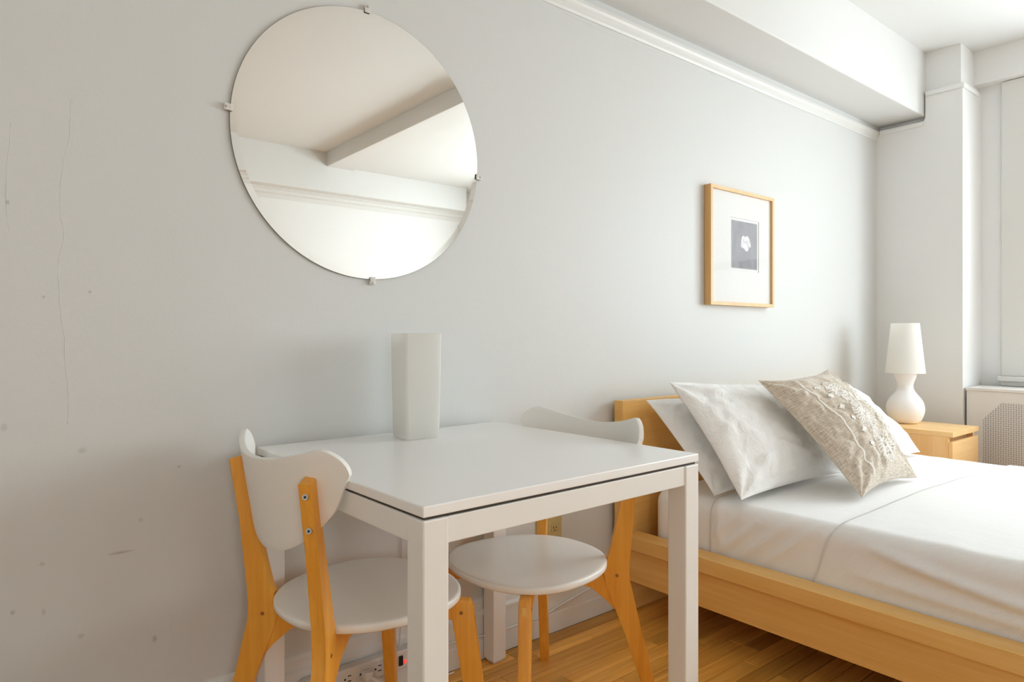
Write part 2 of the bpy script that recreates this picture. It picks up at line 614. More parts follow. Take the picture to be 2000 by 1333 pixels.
# baseboards
BBP = [(0.02, 0.0), (-0.016, 0.0), (-0.016, 0.060), (-0.014, 0.066), (-0.014, 0.136), (-0.022, 0.140), (-0.022, 0.149), (-0.013, 0.157), (-0.011, 0.176), (-0.007, 0.186), (0.0, 0.190), (0.02, 0.190)]
bm = bmesh.new()
n = 60
ringz = []
for i in range(n + 1):
    x = XL + (XW - XL) * i / n
    ringz.append([bm.verts.new((x, y + (0.0012 * noise.noise(Vector((x * 6, z * 20, 3))) if y < 0 else 0), z + 0.0015 * noise.noise(Vector((x * 4, z * 9, 0))))) for y, z in BBP])
for a, b in zip(ringz, ringz[1:]):
    for j in range(len(BBP) - 1):
        bm.faces.new((a[j], b[j], b[j + 1], a[j + 1]))
struct(part('baseboard_back', bm, MAT['trim']))
moulding('baseboard_right', [(XW + .02, 0), (XW - .014, 0), (XW - .014, .17), (XW - .004, .19), (XW + .02, .19)], 'y', -0.44, -0.02)
moulding('baseboard_front', [(YF - .02, 0), (YF + .014, 0), (YF + .014, .17), (YF + .004, .19), (YF - .02, .19)], 'x', XL, WX)


# ================================================================ DINING TABLE
TR = 1.0
tb = tag(empty('dining_table', (0.5625, -0.782, 0), TR), 'square white dining table with metal legs pushed against the wall', 'table')
T = 0.75
part('tabletop', box((0, 0, 0.7215), (T, T, 0.740), 0.0022, 2), MAT['white_lacquer'], tb)
LG = 0.050
for (x, y) in ((0, 0), (T - LG, 0), (0, T - LG), (T - LG, T - LG)):
    lg = part('leg', box((x, y, 0.008), (x + LG, y + LG, 0.7165), 0.003, 2), MAT['white_steel'], tb)
    part('foot_pad', box((x + .006, y + .006, 0.0), (x + LG - .006, y + LG - .006, 0.010), 0.002), MAT['white_plastic'], lg)
for (lo, hi) in (((LG, 0.003, 0.672), (T - LG, 0.030, 0.7160)), ((LG, T - 0.030, 0.672), (T - LG, T - 0.003, 0.7160)),
                 ((0.003, LG, 0.672), (0.030, T - LG, 0.7160)), ((T - 0.030, LG, 0.672), (T - 0.003, T - LG, 0.7160))):
    part('apron', box(lo, hi, 0.002), MAT['white_steel'], tb)
for (x, y) in ((.025, .025), (T - .025, .025), (.025, T - .025), (T - .025, T - .025)):
    part('spacer', box((x - .012, y - .012, 0.7160), (x + .012, y + .012, 0.7218)), MAT['dark'], tb)


for (lo, hi) in (((0.006, 0.006), (T - .006, 0.012)), ((0.006, T - .012), (T - .006, T - .006)), ((0.006, 0.0125), (0.012, T - .0125)), ((T - .012, 0.0125), (T - .006, T - .0125))):
    part('gap_shade_strip', box((lo[0], lo[1], 0.7166), (hi[0], hi[1], 0.7214)), MAT['gap_shade'], tb)  # dark strips added to paint shade into the gap under the tabletop


# ================================================================ CHAIRS
def make_chair():
    root = empty('dining_chair')
    A = math.radians(42.5)
    TH = 0.027

    def frame_mat(s):
        # in-plane radial axis: +r towards the back on side s ; front leg on the other side
        u = Vector((-math.cos(A), s * math.sin(A), 0))
        nrm = Vector((s * math.sin(A), math.cos(A), 0))
        return u, nrm

    def plate(poly, s, th=TH, bev=0.003, off=0.0):
        u, nrm = frame_mat(s)
        bm = bmesh.new()
        front = [bm.verts.new(u * r + Vector((0, 0, z)) + nrm * (off - th / 2)) for r, z in poly]
        back = [bm.verts.new(u * r + Vector((0, 0, z)) + nrm * (off + th / 2)) for r, z in poly]
        n = len(poly)
        f1 = bm.faces.new(front)
        f2 = bm.faces.new(back[::-1])
        for i in range(n):
            bm.faces.new((front[i], back[i], back[(i + 1) % n], front[(i + 1) % n]))
        es = list({e for f in (f1, f2) for e in f.edges})
        bmesh.ops.bevel(bm, geom=es, offset=bev, segments=2, profile=0.5, affect='EDGES')
        for v in bm.verts:      # the posts draw together towards the top
            if v.co.z > 0.45:
                v.co.y *= 1 - 0.09 * (v.co.z - 0.45) / 0.29
        return bm

    for s in (-1, 1):
        # bent back post: outer radius increases up and down from the knee
        post = [(0.297, 0.736), (0.266, 0.745), (0.241, 0.62), (0.198, 0.452), (0.182, 0.410), (0.176, 0.392), (0.186, 0.358), (0.232, 0.24),
                (0.312, 0.0), (0.340, 0.0), (0.278, 0.24), (0.248, 0.372), (0.243, 0.400), (0.250, 0.452), (0.269, 0.60)]
        p = part('back_leg', plate(post, s), MAT['chair_wood'], root, True, 30)
        u, nrm = frame_mat(s)
        for zz, rr in ((0.712, 0.2925), (0.646, 0.2800)):
            bm = bmesh.new()
            R = Matrix.Translation(Vector((u.x * rr, u.y * rr * (1 - 0.09 * (zz - 0.45) / 0.29), zz))) @ Vector((0, 0, 1)).rotation_difference(u + Vector((0, 0, 0.17))).to_matrix().to_4x4()
            r0 = bmesh.ops.create_cone(bm, cap_ends=True, segments=20, radius1=0.0062, radius2=0.0058, depth=0.004)
            bmesh.ops.transform(bm, matrix=R, verts=bm.verts)
            sc = part('screw', bm, MAT['chrome'], p, True, 40)
            bm = bmesh.new()
            bmesh.ops.create_cone(bm, cap_ends=True, segments=6, radius1=0.0028, radius2=0.0028, depth=0.004)
            bmesh.ops.transform(bm, matrix=Matrix.Translation(u * 0.0008) @ R, verts=bm.verts)
            part('screw_socket', bm, MAT['dark'], sc)
        # rail with a curved lower edge running diagonally under the seat to the opposite front leg
        rail = [(0.205, 0.413), (-0.215, 0.413), (-0.215, 0.368), (0.02, 0.372), (0.10, 0.368), (0.150, 0.352), (0.190, 0.318), (0.216, 0.285), (0.222, 0.30), (0.205, 0.36)]
        ra = part('rail', plate(rail, s, 0.0225, 0.002, off=0.0), MAT['chair_wood'], root, True, 30)
        # front leg (on the opposite side of the same diagonal)
        leg = [(-0.207, 0.4125), (-0.254, 0.4125), (-0.262, 0.398), (-0.314, 0.0), (-0.284, 0.0), (-0.240, 0.22)]
        le = part('front_leg', plate(leg, s), MAT['chair_wood'], root, True, 30)
        bm = bmesh.new()
        c = u * -0.2605 + Vector((0, 0, 0.375))
        Rm = Matrix(((u.x, nrm.x, 0, c.x), (u.y, nrm.y, 0, c.y), (0, 0, 1, c.z), (0, 0, 0, 1)))
        add_box(bm, (-0.004, -0.0055, -0.026), (0.0035, 0.0055, 0.024), 0, 1, Rm)
        part('tenon', bm, MAT['birch_z'], le)
        for rr, zz in ((-0.235, 0.385), (0.214, 0.385)):
            bm = bmesh.new()
            bmesh.ops.create_cone(bm, cap_ends=True, segments=14, radius1=0.0042, radius2=0.0042, depth=TH + 0.0016)
            Rm = Matrix.Translation(u * rr + Vector((0, 0, zz))) @ Vector((0, 0, 1)).rotation_difference(nrm).to_matrix().to_4x4()
            bmesh.ops.transform(bm, matrix=Rm, verts=bm.verts)
            part('dowel', bm, MAT['frame_dowel'], le if rr < 0 else p, True, 40)

    # seat: rounded shield, wider to the front, softly dished
    xb, xf, w, xc, pw = -0.178, 0.224, 0.202, 0.055, 2.25
    N = 72
    bm = bmesh.new()
    rings_t, rings_b = [], []
    fr = [0.0, 0.3, 0.6, 0.85, 0.96, 0.99, 1.0]
    ztop, zbot = 0.432, 0.4135

    def ol(i, k):
        t = 2 * math.pi * i / N
        c, s_ = math.cos(t), math.sin(t)
        x = (xf - xc if c > 0 else xc - xb) * math.copysign(abs(c) ** (2 / pw), c)
        return xc + x * k - xc * 0.0, w * math.copysign(abs(s_) ** (2 / pw), s_) * k
    ct = bm.verts.new((xc, 0, ztop - 0.005))
    cb = bm.verts.new((xc, 0, zbot))
    for k in fr[1:]:
        dz = -0.005 * (1 - k ** 2)
        if k == 1.0:
            dz = -0.004
        elif k == 0.99:
            dz = -0.0012
        rings_t.append([bm.verts.new((*ol(i, k), ztop + dz)) for i in range(N)])
    rings_t.append([bm.verts.new((*ol(i, 1.0), zbot + 0.003)) for i in range(N)])
    rings_t.append([bm.verts.new((*ol(i, 0.985), zbot)) for i in range(N)])
    for i in range(N):
        bm.faces.new((ct, rings_t[0][i], rings_t[0][(i + 1) % N]))
        bm.faces.new((cb, rings_t[-1][(i + 1) % N], rings_t[-1][i]))
    for a, b in zip(rings_t, rings_t[1:]):
        for i in range(N):
            bm.faces.new((a[i], b[i], b[(i + 1) % N], a[(i + 1) % N]))
    part('seat', bm, MAT['chair_white'], root, True, 50)

    # curved plywood backrest
    YE = 0.233
    NU, NV = 56, 14

    def zhi(y):
        a = abs(y) / YE
        top = 0.766 + 0.033 * min(1.0, (abs(y) / 0.19)) ** 1.8
        e = max(0.0, (a - 0.76) / 0.24)
        return top - 0.046 * (1 - math.sqrt(max(0.0, 1 - e * e)))

    def zlo(y):
        a = min(1.0, abs(y) / YE)
        return 0.574 + (zhi(YE) - 0.574) * (1 - (max(0.0, 1 - a ** 1.95)) ** (1 / 1.45)) + 0.018 * max(0.0, (a - 0.86) / 0.14) * (1 - max(0.0, (a - 0.86) / 0.14) ** 6)

    def surf(u, v):
        y = YE * math.sin((u * 2 - 1) * math.pi / 2)
        z0, z1 = zlo(y), zhi(y)
        z = z0 + (z1 - z0) * v
        x = -0.227 + 1.58 * y * y - 0.17 * (z - 0.70)
        return Vector((x, y, z))
    me = sheet_mesh('backrest', NU, NV, surf)
    bo = link('backrest', me, MAT['chair_white'], root)
    sm = bo.modifiers.new('thick', 'SOLIDIFY')
    sm.thickness = 0.012
    sm.offset = 0.0
    bv = bo.modifiers.new('edge', 'BEVEL')
    bv.width = 0.002
    bv.segments = 2
    bv.angle_limit = math.radians(60)
    return root


MAT['frame_dowel'] = plain('dowel_end', lin(150, 96, 44), 0.5)


def copy_tree(o, parent=None):
    c = o.copy()
    COL.objects.link(c)
    c.parent = parent
    for ch in list(o.children):
        copy_tree(ch, c)
    return c


ch1 = make_chair()
ch2 = copy_tree(ch1)
ch1.location = (0.691, -0.293, 0)
ch1.rotation_euler = (0, 0, math.radians(3.7))
ch2.location = (1.165, -0.362, 0)
ch2.rotation_euler = (0, 0, math.radians(181.1))
tag(ch1, 'white and birch chair with its rounded back towards the bare wall, farthest from the bed', 'chair', 'dining chairs at the white table')
tag(ch2, 'white and birch chair tucked under the table, its back beside the bed headboard', 'chair', 'dining chairs at the white table')


# ================================================================ VASE
k = M('frosted_glass')
k.set(Base_Color=(0.90, 0.89, 0.865, 1), Roughness=0.38, Specular_IOR_Level=0.4)
v = k.coords('Object')
k.l(k.bump(k.noise(v, 420, 2), 0.15, 0.0006), k.b.inputs['Normal'])
tl = k.n('ShaderNodeBsdfTranslucent')
tl.inputs['Color'].default_value = (0.95, 0.94, 0.915, 1)
mx = k.n('ShaderNodeMixShader')
mx.inputs[0].default_value = 0.62
k.l(k.b.outputs[0], mx.inputs[1])
k.l(tl.outputs[0], mx.inputs[2])
k.l(mx.outputs[0], k.out.inputs['Surface'])
MAT['frost'] = k.m
va = tag(empty('glass_vase', (0.932, -0.143, 0.7402), -5.5), 'tall square frosted glass vase standing on the white table', 'vase')


def rsq(hw, r, z, n=6):
    out = []
    for cx, cy, a0 in ((1, 1, 0), (-1, 1, 90), (-1, -1, 180), (1, -1, 270)):
        for i in range(n + 1):
            a = math.radians(a0 + 90 * i / n)
            out.append(Vector((cx * (hw - r) + r * math.cos(a), cy * (hw - r) + r * math.sin(a), z)))
    return out


bm = bmesh.new()
prof = [(0.043, 0.008, 0.0), (0.0475, 0.008, 0.004), (0.0480, 0.007, 0.02), (0.0500, 0.006, 0.15), (0.0515, 0.006, 0.2775), (0.0508, 0.006, 0.279),
        (0.0475, 0.005, 0.279), (0.0468, 0.005, 0.2775), (0.0455, 0.006, 0.15), (0.0435, 0.007, 0.024), (0.040, 0.008, 0.018)]
rg = [[bm.verts.new(p) for p in rsq(*q)] for q in prof]
for a, b in zip(rg, rg[1:]):
    m_ = len(a)
    for i in range(m_):
        bm.faces.new((a[i], a[(i + 1) % m_], b[(i + 1) % m_], b[i]))
bm.faces.new(rg[0][::-1])
bm.faces.new(rg[-1])
part('body', bm, MAT['frost'], va, True, 40)


# ================================================================ MIRROR
mr = tag(empty('round_mirror', (0.864, 0.0, 1.541)), 'large round frameless mirror held by four clips on the white wall', 'mirror')
k = M('silvered_glass')
k.set(Base_Color=(0.93, 0.94, 0.92, 1), Metallic=1.0, Roughness=0.0)
MAT['mirror'] = k.m
RM = 0.3715
bm = bmesh.new()
N = 128


def disc(bm, prof):
    rings = [[bm.verts.new((r * math.cos(2 * math.pi * i / N), y, r * math.sin(2 * math.pi * i / N))) for i in range(N)] for r, y in prof]
    for a, b in zip(rings, rings[1:]):
        for i in range(N):
            bm.faces.new((a[i], b[i], b[(i + 1) % N], a[(i + 1) % N]))
    return rings


rg = disc(bm, [(RM - 0.017, -0.0065), (RM - 0.017, -0.0030)])
bm.faces.new(rg[0])
bm.faces.new(rg[1][::-1])
part('silvered_face', bm, MAT['mirror'], mr)
bm = bmesh.new()
disc(bm, [(RM - 0.017, -0.0065), (RM - 0.0006, -0.0061)])
part('bevel', bm, MAT['mirror'], mr)
bm = bmesh.new()
rg = disc(bm, [(RM - 0.0006, -0.0061), (RM, -0.0056), (RM, -0.0008), (RM - 0.018, -0.0008)])
bm.faces.new(rg[-1])
part('glass_edge', bm, plain('glass_edge', lin(120, 126, 116), 0.2), mr)
MAT['clear_plastic'] = plain('clear_clip', (0.70, 0.68, 0.63, 1), 0.15)
for ang in (91, 271.5, 176, 355):
    a = math.radians(ang)
    c = Vector((math.cos(a), 0, math.sin(a)))
    tng = Vector((-math.sin(a), 0, math.cos(a)))
    Rm = Matrix(((tng.x, 0, c.x, c.x * (RM + 0.006)), (0, 1, 0, 0), (tng.z, 0, c.z, c.z * (RM + 0.006)), (0, 0, 0, 1)))
    bm = bmesh.new()
    add_box(bm, (-0.0085, -0.0115, -0.002), (0.0085, 0.0, 0.009), 0.002, 2, Rm)
    add_box(bm, (-0.0085, -0.0115, -0.012), (0.0085, -0.0075, -0.001), 0.0015, 2, Rm)
    cl = part('clip', bm, MAT['clear_plastic'], mr, True, 40)
    bm = bmesh.new()
    bmesh.ops.create_cone(bm, cap_ends=True, segments=14, radius1=0.0035, radius2=0.003, depth=0.003)
    bmesh.ops.transform(bm, matrix=Matrix.Translation(c * (RM + 0.0105) + Vector((0, -0.0125, 0))) @ Matrix.Rotation(math.radians(90), 4, 'X'), verts=bm.verts)
    part('screw', bm, MAT['chrome'], cl)


# ================================================================ FRAMED PRINT
fx0, fx1, fz0, fz1, FD, FB = 2.434, 2.938, 1.144, 1.656, 0.035, 0.0145
pf = tag(empty('picture_frame', ((fx0 + fx1) / 2, 0, fz0)), 'birch frame with a wide white mat and small flower photograph above the bed', 'picture')
FW, FH = fx1 - fx0, fz1 - fz0
h = FW / 2
for poly in ([(-h, 0), (h, 0), (h - FB, FB), (-h + FB, FB)], [(-h, FH), (-h + FB, FH - FB), (h - FB, FH - FB), (h, FH)],
             [(-h, 0), (-h + FB, FB), (-h + FB, FH - FB), (-h, FH)], [(h, 0), (h, FH), (h - FB, FH - FB), (h - FB, FB)]):
    bm = bmesh.new()
    add_prism(bm, poly, 'y', -FD, -0.0015)
    part('frame_bar', bm, MAT['frame_wood'], pf)
part('backing', box((-h + 0.006, -0.019, 0.006), (h - 0.006, -0.003, FH - 0.006)), MAT['white_plastic'], pf)
# mat with a bevelled window
ox0, ox1, oz0, oz1 = 2.606 - fx0 - h, 2.813 - fx0 - h, 1.312 - fz0, 1.523 - fz0
bm = bmesh.new()
mh = h - FB + 0.004


def mring(x0, x1, z0, z1, y):
    return [bm.verts.new(p) for p in ((x0, y, z0), (x1, y, z0), (x1, y, z1), (x0, y, z1))]


r1 = mring(-mh, mh, FB - .004, FH - FB + .004, -0.0240)
r2 = mring(ox0 - .012, ox1 + .012, oz0 - .012, oz1 + .012, -0.0240)
r3 = mring(ox0 - .010, ox1 + .010, oz0 - .010, oz1 + .010, -0.0215)
for a, b in ((r1, r2), (r2, r3)):
    for i in range(4):
        bm.faces.new((a[i], a[(i + 1) % 4], b[(i + 1) % 4], b[i]))
part('mat_board', bm, plain('mat_board', (0.72, 0.715, 0.695, 1), 0.8), pf)
part('print_paper', box((ox0 - .02, -0.0211, oz0 - .02), (ox1 + .02, -0.0199, oz1 + .02)), plain('print_paper', (0.70, 0.70, 0.685, 1), 0.7), pf)
k = M('print_ground')
k.set(Roughness=0.6)
v = k.coords('Object', (14, 14, 5))
k.l(k.ramp(k.noise(v, 1.5, 4, 0.6), [(0.3, lin(116, 114, 118)), (0.7, lin(146, 142, 146))]), k.b.inputs['Base Color'])
pr = part('photograph', box((ox0, -0.0216, oz0), (ox1, -0.0210, oz1)), k.m, pf)
# white flower in the photograph
k = M('print_petal')
k.set(Roughness=0.6)
v = k.coords('Object', (60, 60, 60))
k.l(k.ramp(k.noise(v, 1.0, 3), [(0.3, lin(176, 174, 178)), (0.62, lin(230, 230, 230))]), k.b.inputs['Base Color'])
cx, cz = 2.720 - fx0 - h, 1.428 - fz0
bm = bmesh.new()
n = 60
cv = bm.verts.new((cx, -0.0218, cz))
rim = []
for i in range(n):
    a = 2 * math.pi * i / n
    r = 0.038 * (0.70 + 0.30 * abs(math.cos(2.5 * a + 0.4)) ** 0.6) + 0.005 * noise.noise(Vector((math.cos(a) * 3, math.sin(a) * 3, 1)))
    rim.append(bm.verts.new((cx + r * 1.12 * math.cos(a), -0.0218, cz + r * 0.92 * math.sin(a))))
for i in range(n):
    bm.faces.new((cv, rim[i], rim[(i + 1) % n]))
part('printed_flower', bm, k.m, pr)
k = M('picture_glass')
k.nt.nodes.remove(k.b)
tr = k.n('ShaderNodeBsdfTransparent')
gl = k.n('ShaderNodeBsdfGlossy')
gl.inputs['Roughness'].default_value = 0.05
mx = k.n('ShaderNodeMixShader')
mx.inputs[0].default_value = 0.004
k.l(tr.outputs[0], mx.inputs[1])
k.l(gl.outputs[0], mx.inputs[2])
k.l(mx.outputs[0], k.out.inputs['Surface'])
part('glass_pane', box((-mh, -0.0275, FB - .004), (mh, -0.0260, FH - FB + .004)), k.m, pf)


# ================================================================ BED
BX0, BX1 = 1.849, 3.535
bed = tag(empty('double_bed', ((BX0 + BX1) / 2, -1.1, 0)), 'birch veneer double bed frame with low headboard and thick side rails', 'bed')
BO = Vector(((BX0 + BX1) / 2, -1.1, 0))


def bpart(name, lo, hi, mat, bev=0.0015):
    return part(name, box(Vector(lo) - BO, Vector(hi) - BO, bev), MAT[mat], bed)


FOOT = -2.235
bpart('headboard', (BX0, -0.062, 0.0), (BX1, -0.021, 0.771), 'birch_x')
bpart('headboard_cap', (BX0 - 0.0005, -0.0625, 0.771), (BX1 + 0.0005, -0.0205, 0.7735), 'birch_x', 0.0005)
for (xa, xb_, la, lb) in ((BX0, BX0 + 0.076, BX0 + 0.020, BX0 + 0.042), (BX1 - 0.076, BX1, BX1 - 0.042, BX1 - 0.020)):
    bpart('side_rail', (xa, FOOT, 0.242), (xb_, -0.0625, 0.290), 'birch_y')
    bpart('side_panel', (la, FOOT + .03, 0.120), (lb, -0.0625, 0.2415), 'birch_y')
    bpart('inner_rail', (la if xa > 2 else lb, FOOT + .03, 0.17), ((la if xa > 2 else lb) + (-.03 if xa > 2 else .03), -0.0625, 0.195), 'birch_y')
bpart('foot_rail', (BX0 + 0.0765, FOOT, 0.242), (BX1 - 0.0765, FOOT + 0.076, 0.290), 'birch_x')
bpart('foot_panel', (BX0 + 0.043, FOOT + .012, 0.120), (BX1 - 0.043, FOOT + .032, 0.2415), 'birch_x')
for xx in (BX0 + 0.06, BX1 - 0.12):
    bpart('foot_leg', (xx, FOOT + .04, 0.0), (xx + 0.06, FOOT + .10, 0.170), 'birch_z')
for i in range(11):
    y = -0.16 - i * 0.19
    bpart('slat', (BX0 + 0.044, y - 0.06, 0.196), (BX1 - 0.044, y, 0.212), 'birch_x')

# fabrics
def fabric(name, col, rough=0.85, weave=260, strength=0.25, wrinkle=0.0, wscale=8, sheen=0.2, kind='World'):
    k = M(name)
    k.set(Base_Color=col, Roughness=rough, Specular_IOR_Level=0.15, Sheen_Weight=sheen, Sheen_Roughness=0.5)
    v = k.coords(kind)
    b = k.bump(k.noise(v, weave, 3, 0.6), strength, 0.0008)
    if wrinkle:
        b = k.bump(k.noise(v, wscale, 5, 0.6, 1.2), wrinkle, 0.01, b)
    k.l(b, k.b.inputs['Normal'])
    return k.m


MAT['sheet'] = fabric('cotton_sheet', (0.90, 0.90, 0.895, 1), 0.8, 320, 0.12, 0.25, 7)
MAT['pillow'] = fabric('linen_pillowcase', (0.90, 0.895, 0.88, 1), 0.85, 220, 0.25, 0.95, 14)
k = M('ribbed_coverlet')
k.set(Base_Color=(0.90, 0.90, 0.895, 1), Roughness=0.85, Specular_IOR_Level=0.12, Sheen_Weight=0.2)
w1 = k.n('ShaderNodeTexWave', wave_type='BANDS', bands_direction='DIAGONAL', wave_profile='SIN')
w1.inputs['Scale'].default_value = 85
w1.inputs['Distortion'].default_value = 1.2
w1.inputs['Detail'].default_value = 2
w1.inputs['Detail Scale'].default_value = 3
k.l(k.coords('World', (0.55, 1.0, 0.8)), w1.inputs['Vector'])
vv = k.coords('World')
b = k.bump(w1.outputs['Fac'], 0.35, 0.0016)
b = k.bump(k.noise(vv, 9, 4, 0.55, 0.8), 0.25, 0.01, b)
k.l(b, k.b.inputs['Normal'])
MAT['coverlet'] = k.m

MX0, MX1, MY0, MY1, MZ0, MZ1 = 1.942, 3.442, -0.122, -2.150, 0.2135, 0.457
# mattress in its fitted sheet
bm = box((MX0, MY1, MZ0), (MX1, MY0, MZ1), 0.050, 7)
mt = part('mattress', bm, MAT['sheet'], None, True)
tag(mt, 'thick white mattress in a fitted sheet, bare beside the pillows', 'mattress')


def drape_profile(off, zb):
    """cross section (x,z,nx,nz) around the mattress from left bottom to right bottom"""
    R = 0.044 + off
    x0, x1, zt = MX0 - off, MX1 + off, MZ1 + off
    pts = []
    n1, n2, n3 = 18, 10, 60
    for i in range(n1):
        t = i / n1
        pts.append((x0, zb + (zt - R - zb) * t, -1, 0))
    for i in range(n2):
        a = math.pi - (math.pi / 2) * i / n2
        pts.append((x0 + R + R * math.cos(a), zt - R + R * math.sin(a), math.cos(a), math.sin(a)))
    for i in range(n3):
        t = i / n3
        pts.append((x0 + R + (x1 - x0 - 2 * R) * t, zt + 0.008 * math.sin(math.pi * t), 0, 1))
    for i in range(n2):
        a = math.pi / 2 - (math.pi / 2) * i / n2
        pts.append((x1 - R + R * math.cos(a), zt - R + R * math.sin(a), math.cos(a), math.sin(a)))
    for i in range(n1 + 1):
        t = i / n1
        pts.append((x1, zt - R + (zb - zt + R) * t, 1, 0))
    return pts


def drape(name, off, zb, y0f, y1, nv, disp, mat, thick):
    pr = drape_profile(off, zb)
    nu = len(pr) - 1

    def fn(u, v):
        x, z, nx, nz = pr[min(nu, int(round(u * nu)))]
        y0 = y0f(x, z)
        y = y0 + (y1 - y0) * v
        d = disp(x, y, z, nx, nz, v) * (min(1.0, max(0.0, (z - 0.285) / 0.05)) if abs(nx) > 0.5 else 1.0)
        d = d * min(1.0, 0.25 + v * 18)
        return (x + nx * d, y, z + nz * d)
    me = sheet_mesh(name, nu, nv, fn)
    o = link(name, me, mat)
    s = o.modifiers.new('thick', 'SOLIDIFY')
    s.thickness = thick
    s.offset = -1.0
    return o


def ridge(t, w):
    return math.exp(-(t / w) ** 2)


def disp_sheet(x, y, z, nx, nz, v):
    p = Vector((x * 2.0, y * 7.0, z * 3.0))
    d = 0.0035 * abs(noise.noise(p)) + 0.0018 * noise.noise(p * 3.1)
    if nx < -0.5:
        # pulled folds fanning from the tucked edge
        s = (y + 0.72) + (z - 0.45) * 1.1
        for (c, wd, a) in ((-0.02, .016, .010), (0.06, .018, .012), (0.14, .017, .011), (0.22, .014, .009), (0.30, .012, .007)):
            d += a * ridge(s - c, wd) * min(1, max(0, (0.47 - z) / 0.1))
        d += 0.008 * ridge(y + 0.41 - 0.1 * (z - 0.36), 0.014)
    return max(d, 0.0006)


def disp_cov(x, y, z, nx, nz, v):
    p = Vector((x * 2.2, y * 4.0, z * 4.0))
    d = 0.004 * abs(noise.noise(p)) + 0.0015 * noise.noise(p * 2.7)
    if nx < -0.3:
        # long soft folds along the side
        t = (-0.80 - y)
        d += 0.020 * ridge(z - (0.440 - 0.20 * t + 0.10 * t * t), 0.013) * min(1, max(0, (t - 0.05) / 0.15))
        d += 0.013 * ridge(z - (0.345 - 0.045 * t), 0.012) * min(1, max(0, (t - 0.0) / 0.2))
    if nz > 0.9:
        d += 0.003 * abs(noise.noise(Vector((x * 5, y * 2.2, 4))))
    return max(d, 0.001)


def y_sheet(x, z):
    return -0.372 - 0.01 * noise.noise(Vector((x * 3, z * 8, 0))) + (0.06 * min(1, max(0, x - 2.0)))


def y_cov(x, z):
    a = -0.792 + 0.006 * noise.noise(Vector((x * 4, 1, z * 6)))
    if x < 2.05:
        a = a + 0.065 * min(1.0, max(0.0, (0.46 - z) / 0.17)) ** 0.8
    a -= 0.05 * max(0, (x - 2.6))
    return a


sh = drape('bed_sheet', 0.002, 0.240, y_sheet, -1.05, 70, disp_sheet, MAT['sheet'], 0.0015)
tag(sh, 'smooth white flat sheet over the mattress between pillows and coverlet', 'sheet')
cv_ = drape('coverlet', 0.0065, 0.240, y_cov, -2.13, 130, disp_cov, MAT['coverlet'], 0.003)
tag(cv_, 'white ribbed coverlet drawn over the foot of the bed', 'coverlet')


# ---------------------------------------------------------------- pillows
def pillow_surface(TL, TR_, BL, BR, T, seed, pinch=0.035, ex=2.6, wr=0.006, back=1.0, freq=3.0):
    TL, TR_, BL, BR = map(Vector, (TL, TR_, BL, BR))
    ax = ((TR_ - TL) + (BR - BL)).normalized()
    ay = ((TL - BL) + (TR_ - BR)).normalized()
    nz = ax.cross(ay).normalized()
    if nz.y > 0:
        nz = -nz

    def fn(u, v, side):
        a, b = 2 * u - 1, 2 * v - 1
        # edges pulled in, corners left pointed
        ua = 0.5 + 0.5 * a * (1 - pinch * (1 - b ** 2) ** 1.0)
        vb = 0.5 + 0.5 * b * (1 - pinch * (1 - a ** 2) ** 1.0)
        p = (BL * (1 - ua) + BR * ua) * (1 - vb) + (TL * (1 - ua) + TR_ * ua) * vb
        f = max(0.0, (1 - abs(a) ** ex)) * max(0.0, (1 - abs(b) ** ex))
        hgt = T * f ** 0.62
        q = Vector((u * freq, v * freq, seed * 7.3 + side * 3))
        e = min(1.0, f * 3)
        w = wr * (noise.noise(q) * 1.2 + abs(noise.noise(q * 2.3 + Vector((3, 1, 0)))) * 1.1 + 0.5 * noise.noise(q * 5.1)) * e
        # radial gathers near the corners
        for (ca, cb_) in ((-1, -1), (1, -1), (-1, 1), (1, 1)):
            da, db = a - ca, b - cb_
            rr = math.hypot(da, db)
            if rr < 0.8:
                th = math.atan2(abs(db), abs(da))
                w += wr * 0.8 * math.sin(th * 9 + seed) * (1 - rr / 0.8) * min(1, rr * 3)
        p = p + nz * (hgt + w if side > 0 else -hgt * back + w * 0.3)
        return p
    return fn, nz


def make_pillow(name, corners, T, seed, mat, n=56, **kw):
    fn, nz = pillow_surface(*corners, T, seed, **kw)
    vs, fs, uvs = [], [], []
    idx = {}
    for side in (1, -1):
        for j in range(n + 1):
            for i in range(n + 1):
                edge = i in (0, n) or j in (0, n)
                if side == -1 and edge:
                    idx[side, i, j] = idx[1, i, j]
                    continue
                # finer sampling near the border
                u = 0.5 - 0.5 * math.cos(math.pi * i / n)
                v = 0.5 - 0.5 * math.cos(math.pi * j / n)
                p = fn(u, v, side)
                idx[side, i, j] = len(vs)
                vs.append(p)
                uvs.append((u, v))
    for side in (1, -1):
        for j in range(n):
            for i in range(n):
                q = (idx[side, i, j], idx[side, i + 1, j], idx[side, i + 1, j + 1], idx[side, i, j + 1])
                fs.append(q if side == 1 else q[::-1])
    # nothing dips into the mattress
    for i, p in enumerate(vs):
        if p.z < MZ1 + 0.0145:
            vs[i] = Vector((p.x, p.y, MZ1 + 0.0145 + 0.12 * max(-0.03, (p.z - MZ1 - 0.0145)) * 0))
    org = sum((Vector(c) for c in corners), Vector()) / 4
    org.z = MZ1 + 0.0145
    me = bpy.data.meshes.new(name)
    me.from_pydata([tuple(p - org) for p in vs], [], fs)
    l = me.uv_layers.new(name='UVMap')
    for pl in me.polygons:
        pl.use_smooth = True
        for li in pl.loop_indices:
            l.data[li].uv = uvs[me.loops[li].vertex_index]
    o = link(name, me, mat)
    o.location = org
    return o, fn, org


